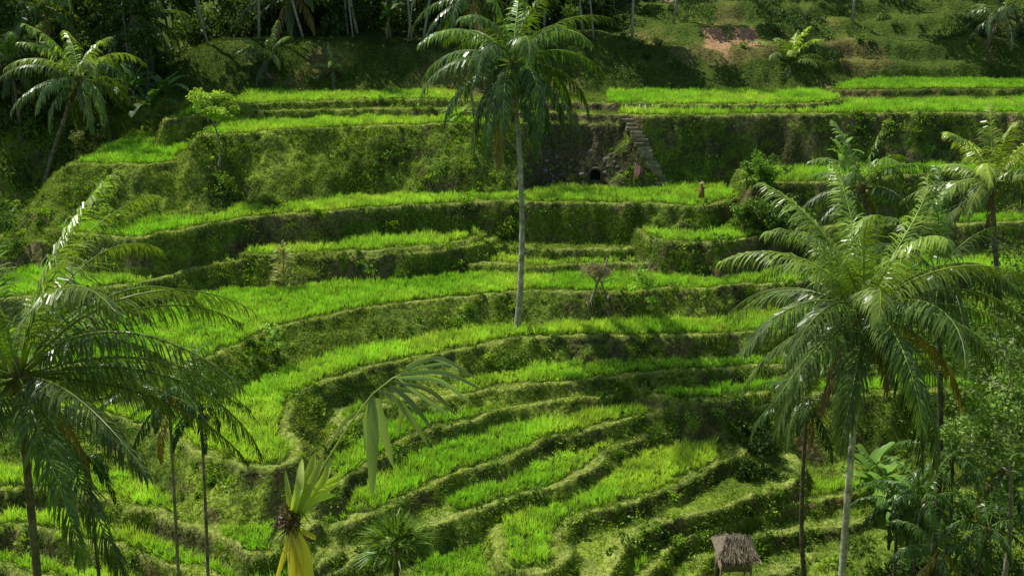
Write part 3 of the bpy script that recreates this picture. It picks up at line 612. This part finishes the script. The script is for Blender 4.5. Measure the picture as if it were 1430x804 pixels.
# thatched hut
q=PY(1026,764,40.0); g0=gz(q[0],q[1]); parts=[]; zt=q[2]
w2,d2=.62,.55
for sx in (-1,1):
    for sy in (-1,1):
        V,Fb=tube([(q[0]+sx*w2,q[1]+sy*d2,g0-.1),(q[0]+sx*w2,q[1]+sy*d2,zt+.1)],.04,6); parts.append((V,Fb,(0.26,0.20,0.14),1,True))
V,Fb=box((q[0],q[1],zt-.75),(1.3,1.2,.06)); parts.append((V,Fb,(0.2,0.15,0.1),1,False))
for sy in (-1,1):
    V,Fb=box((q[0],q[1]+sy*.56,zt-.6),(1.25,.03,.24)); parts.append((V,Fb,(0.17,0.13,0.09),1,False))
ap=zt+.58
for sy in (-1,1):
    V=np.array([(q[0]-.85,q[1]+sy*.85,zt),(q[0]+.85,q[1]+sy*.85,zt),(q[0]+.35,q[1],ap),(q[0]-.35,q[1],ap)]); V=np.vstack([V,V-[0,0,.12]])
    parts.append((V,[np.array([[0,1,2,3],[7,6,5,4],[0,4,5,1],[1,5,6,2],[3,7,4,0]])],(0.20,0.17,0.12),1,False))
for sx in (-1,1):
    V=np.array([(q[0]+sx*.85,q[1]-.85,zt-.004),(q[0]+sx*.85,q[1]+.85,zt-.004),(q[0]+sx*.35,q[1],ap-.004)]); parts.append((V,[np.array([[0,1,2]])],(0.17,0.14,0.10),1,False))
k=1700; t=rng.random(k); sy=rng.choice([-1,1],k); xx=q[0]+rng.uniform(-1,1,k)*(.88-.5*t); Pq=np.stack([xx,q[1]+sy*.85*(1-t),zt+(ap-zt)*t+.02],1); Dq=norm(np.stack([rng.normal(0,.3,k),sy*.85,-.6+rng.normal(0,.2,k)],1)); V,Fl=blades(Pq,Dq,.3*(.5+rng.random(k)),.035,.05); parts.append((V,Fl,(np.array([0.24,0.20,0.14])*(.3+1.1*rng.random((k,1)))).repeat(4,0),2,False))
build("thatched_hut",parts,[M_STRAW,M_BARK,M_STRAW])
q=PY(855,14,95); g0=gz(q[0],q[1]); zt=g0+1.5; parts=[]
for sx in (-1,1):
    for sy in (-1,1):
        V,Fb=tube([(q[0]+sx*.9,q[1]+sy*.7,g0-.1),(q[0]+sx*.9,q[1]+sy*.7,zt)],.05,6); parts.append((V,Fb,(0.3,0.26,0.2),0,True))
V,Fb=box((q[0],q[1]-.4,zt+.15),(2.6,1.2,.08),0,radians(18)); parts.append((V,Fb,(0.35,0.31,0.24),0,False))
V,Fb=box((q[0],q[1]+.72,zt+.15),(2.6,1.0,.08),0,radians(-18)); parts.append((V,Fb,(0.3,0.27,0.2),0,False))
V,Fb=box((q[0],q[1],g0+.5),(1.8,1.3,.08)); parts.append((V,Fb,(0.3,0.25,0.18),0,False))
build("bamboo_shelter",parts,[M_BARK])

# ---------------------------------------------------------------- foreground young palm
def strip(pts,width,n=12,fold=0.25,facing=np.array([0,-1.,0.2])):
    C=catmull(pts,6); m=len(C); T=norm(np.gradient(C,axis=0)); S=norm(np.cross(T,facing)); N=np.cross(S,T); t=np.linspace(0,1,m)
    w=width*np.sin(pi*np.clip(0.06+t*.94,0,1))**.6/2; w[-1]=0.0005
    L=C-S*w[:,None]+N*w[:,None]*fold; R=C+S*w[:,None]+N*w[:,None]*fold
    V=np.stack([L,C,R],1).reshape(-1,3); b=(np.arange(m-1)*3)[:,None]
    return V,[b+np.array([[0,1,4,3]]),b+np.array([[1,2,5,4]])]
parts=[]; y0=9.0; mpp=9.6/1533
def q9(u,v,dy=0): return PY(u,v,y0+dy)
g=onground(q9(412,800))
V,Fb=tube([g,q9(418,1000),q9(416,860),q9(408,760),q9(406,728)],[.10,.09,.07,.05,.03],9); parts.append((V,Fb,(0.45,0.42,0.07),1,True))
V,Fb=tube([q9(408,760),q9(425,700,.05),q9(455,645,.1),q9(490,590,.15),q9(520,550,.2),q9(548,528,.25),q9(570,518,.3)],[.022,.014,.012,.010,.008,.006,.004],6); parts.append((V,Fb,(0.40,0.46,0.10),0,True))
lf=[((519,552),(521,610),(519,694),15),((528,556),(536,600),(549,652),11),((536,545),(566,572),(598,622),9),((520,553),(512,600),(526,690),9),
    ((545,538),(575,562),(604,600),7),((548,532),(600,545),(640,582),6),((552,527),(610,530),(658,562),6),((558,522),(620,520),(676,545),6),((562,518),(612,500),(668,530),5),((566,512),(600,500),(652,515),5),((570,516),(625,508),(640,528),4),
    ((548,540),(560,570),(556,610),6),((505,570),(480,590),(456,630),5),((528,547),(575,545),(622,575),7),((556,528),(592,556),(630,580),5)]
for i,(a,b_,c_,w_) in enumerate(lf):
    dy=rng.uniform(-.25,.35); V,Fb=strip([q9(*a,.2),q9(*b_,.2+dy*.6),q9(*c_,.2+dy)],w_*mpp*1.15,fold=0.35); parts.append((V,Fb,np.array([0.26,0.35,0.16])*rng.uniform(.5,1.6),0,True))
for a,b_,w_ in [((425,690),(440,630),10),((440,690),(482,660),10),((418,680),(422,640),7),((450,672),(462,640),6),((405,700),(398,655),5),((430,700),(470,690),7),((432,680),(452,636),7),((446,690),(476,672),6),((415,690),(432,650),6)]:
    V,Fb=strip([q9(408,728),q9(*a,rng.uniform(-.1,.1)),q9(*b_,rng.uniform(-.15,.15))],w_*mpp*1.9,fold=.5); parts.append((V,Fb,np.array([0.58,0.70,0.14])*rng.uniform(.5,1.15),0,True))
for a,b_,w_ in [((398,770),(380,830),5),((425,770),(436,830),12),((412,780),(402,850),9),((418,775),(418,850),8),((440,750),(418,735),4)]:
    V,Fb=strip([q9(407,735),q9(*a,-.1),q9(*b_,-.1)],w_*mpp*1.6,fold=.4); parts.append((V,Fb,np.array([0.62,0.52,0.07])*rng.uniform(.6,1.1),0,True))
k=200; c=q9(404,722,-.03); Pq=c+rng.normal(0,1,(k,3))*[.05,.05,.06]; Dq=norm(rng.normal(size=(k,3))+[0,0,-.4]); V,Fl=blades(Pq,Dq,.12,.02,.2); parts.append((V,Fl,(0.10,0.065,0.035),0,False))
build("young_coconut_palm",parts,[M_PALM,M_BARK])

# ---------------------------------------------------------------- light
sd=norm(np.array([-0.58,0.36,1.12]))
w=bpy.data.worlds.new("World"); bpy.context.scene.world=w; w.use_nodes=True; nt=w.node_tree; nt.nodes.clear()
o=nt.nodes.new("ShaderNodeOutputWorld"); bg=nt.nodes.new("ShaderNodeBackground"); sk=nt.nodes.new("ShaderNodeTexSky"); sk.sky_type='NISHITA'; sk.sun_disc=False
sk.sun_elevation=math.asin(sd[2]); sk.sun_rotation=atan2(sd[0],sd[1]); bg.inputs[1].default_value=0.12
nt.links.new(sk.outputs[0],bg.inputs[0]); nt.links.new(bg.outputs[0],o.inputs[0])
l=bpy.data.lights.new("sun",'SUN'); l.energy=5.0; l.angle=radians(0.5); l.color=(1,0.96,0.86); lo=bpy.data.objects.new("sun",l); bpy.context.scene.collection.objects.link(lo)
from mathutils import Vector
lo.rotation_euler=Vector(sd).to_track_quat('Z','Y').to_euler()
lo.location=(-20,20,40)
cam=bpy.data.cameras.new("camera"); cam.lens=36*F/1430; cam.sensor_width=36; cam.clip_end=3000; cam.clip_start=0.1
co=bpy.data.objects.new("camera",cam); co.rotation_euler=(radians(90)-PITCH,0,0); bpy.context.scene.collection.objects.link(co); bpy.context.scene.camera=co
sc=bpy.context.scene; sc.view_settings.view_transform='Standard'; sc.view_settings.look='None'; sc.view_settings.exposure=0
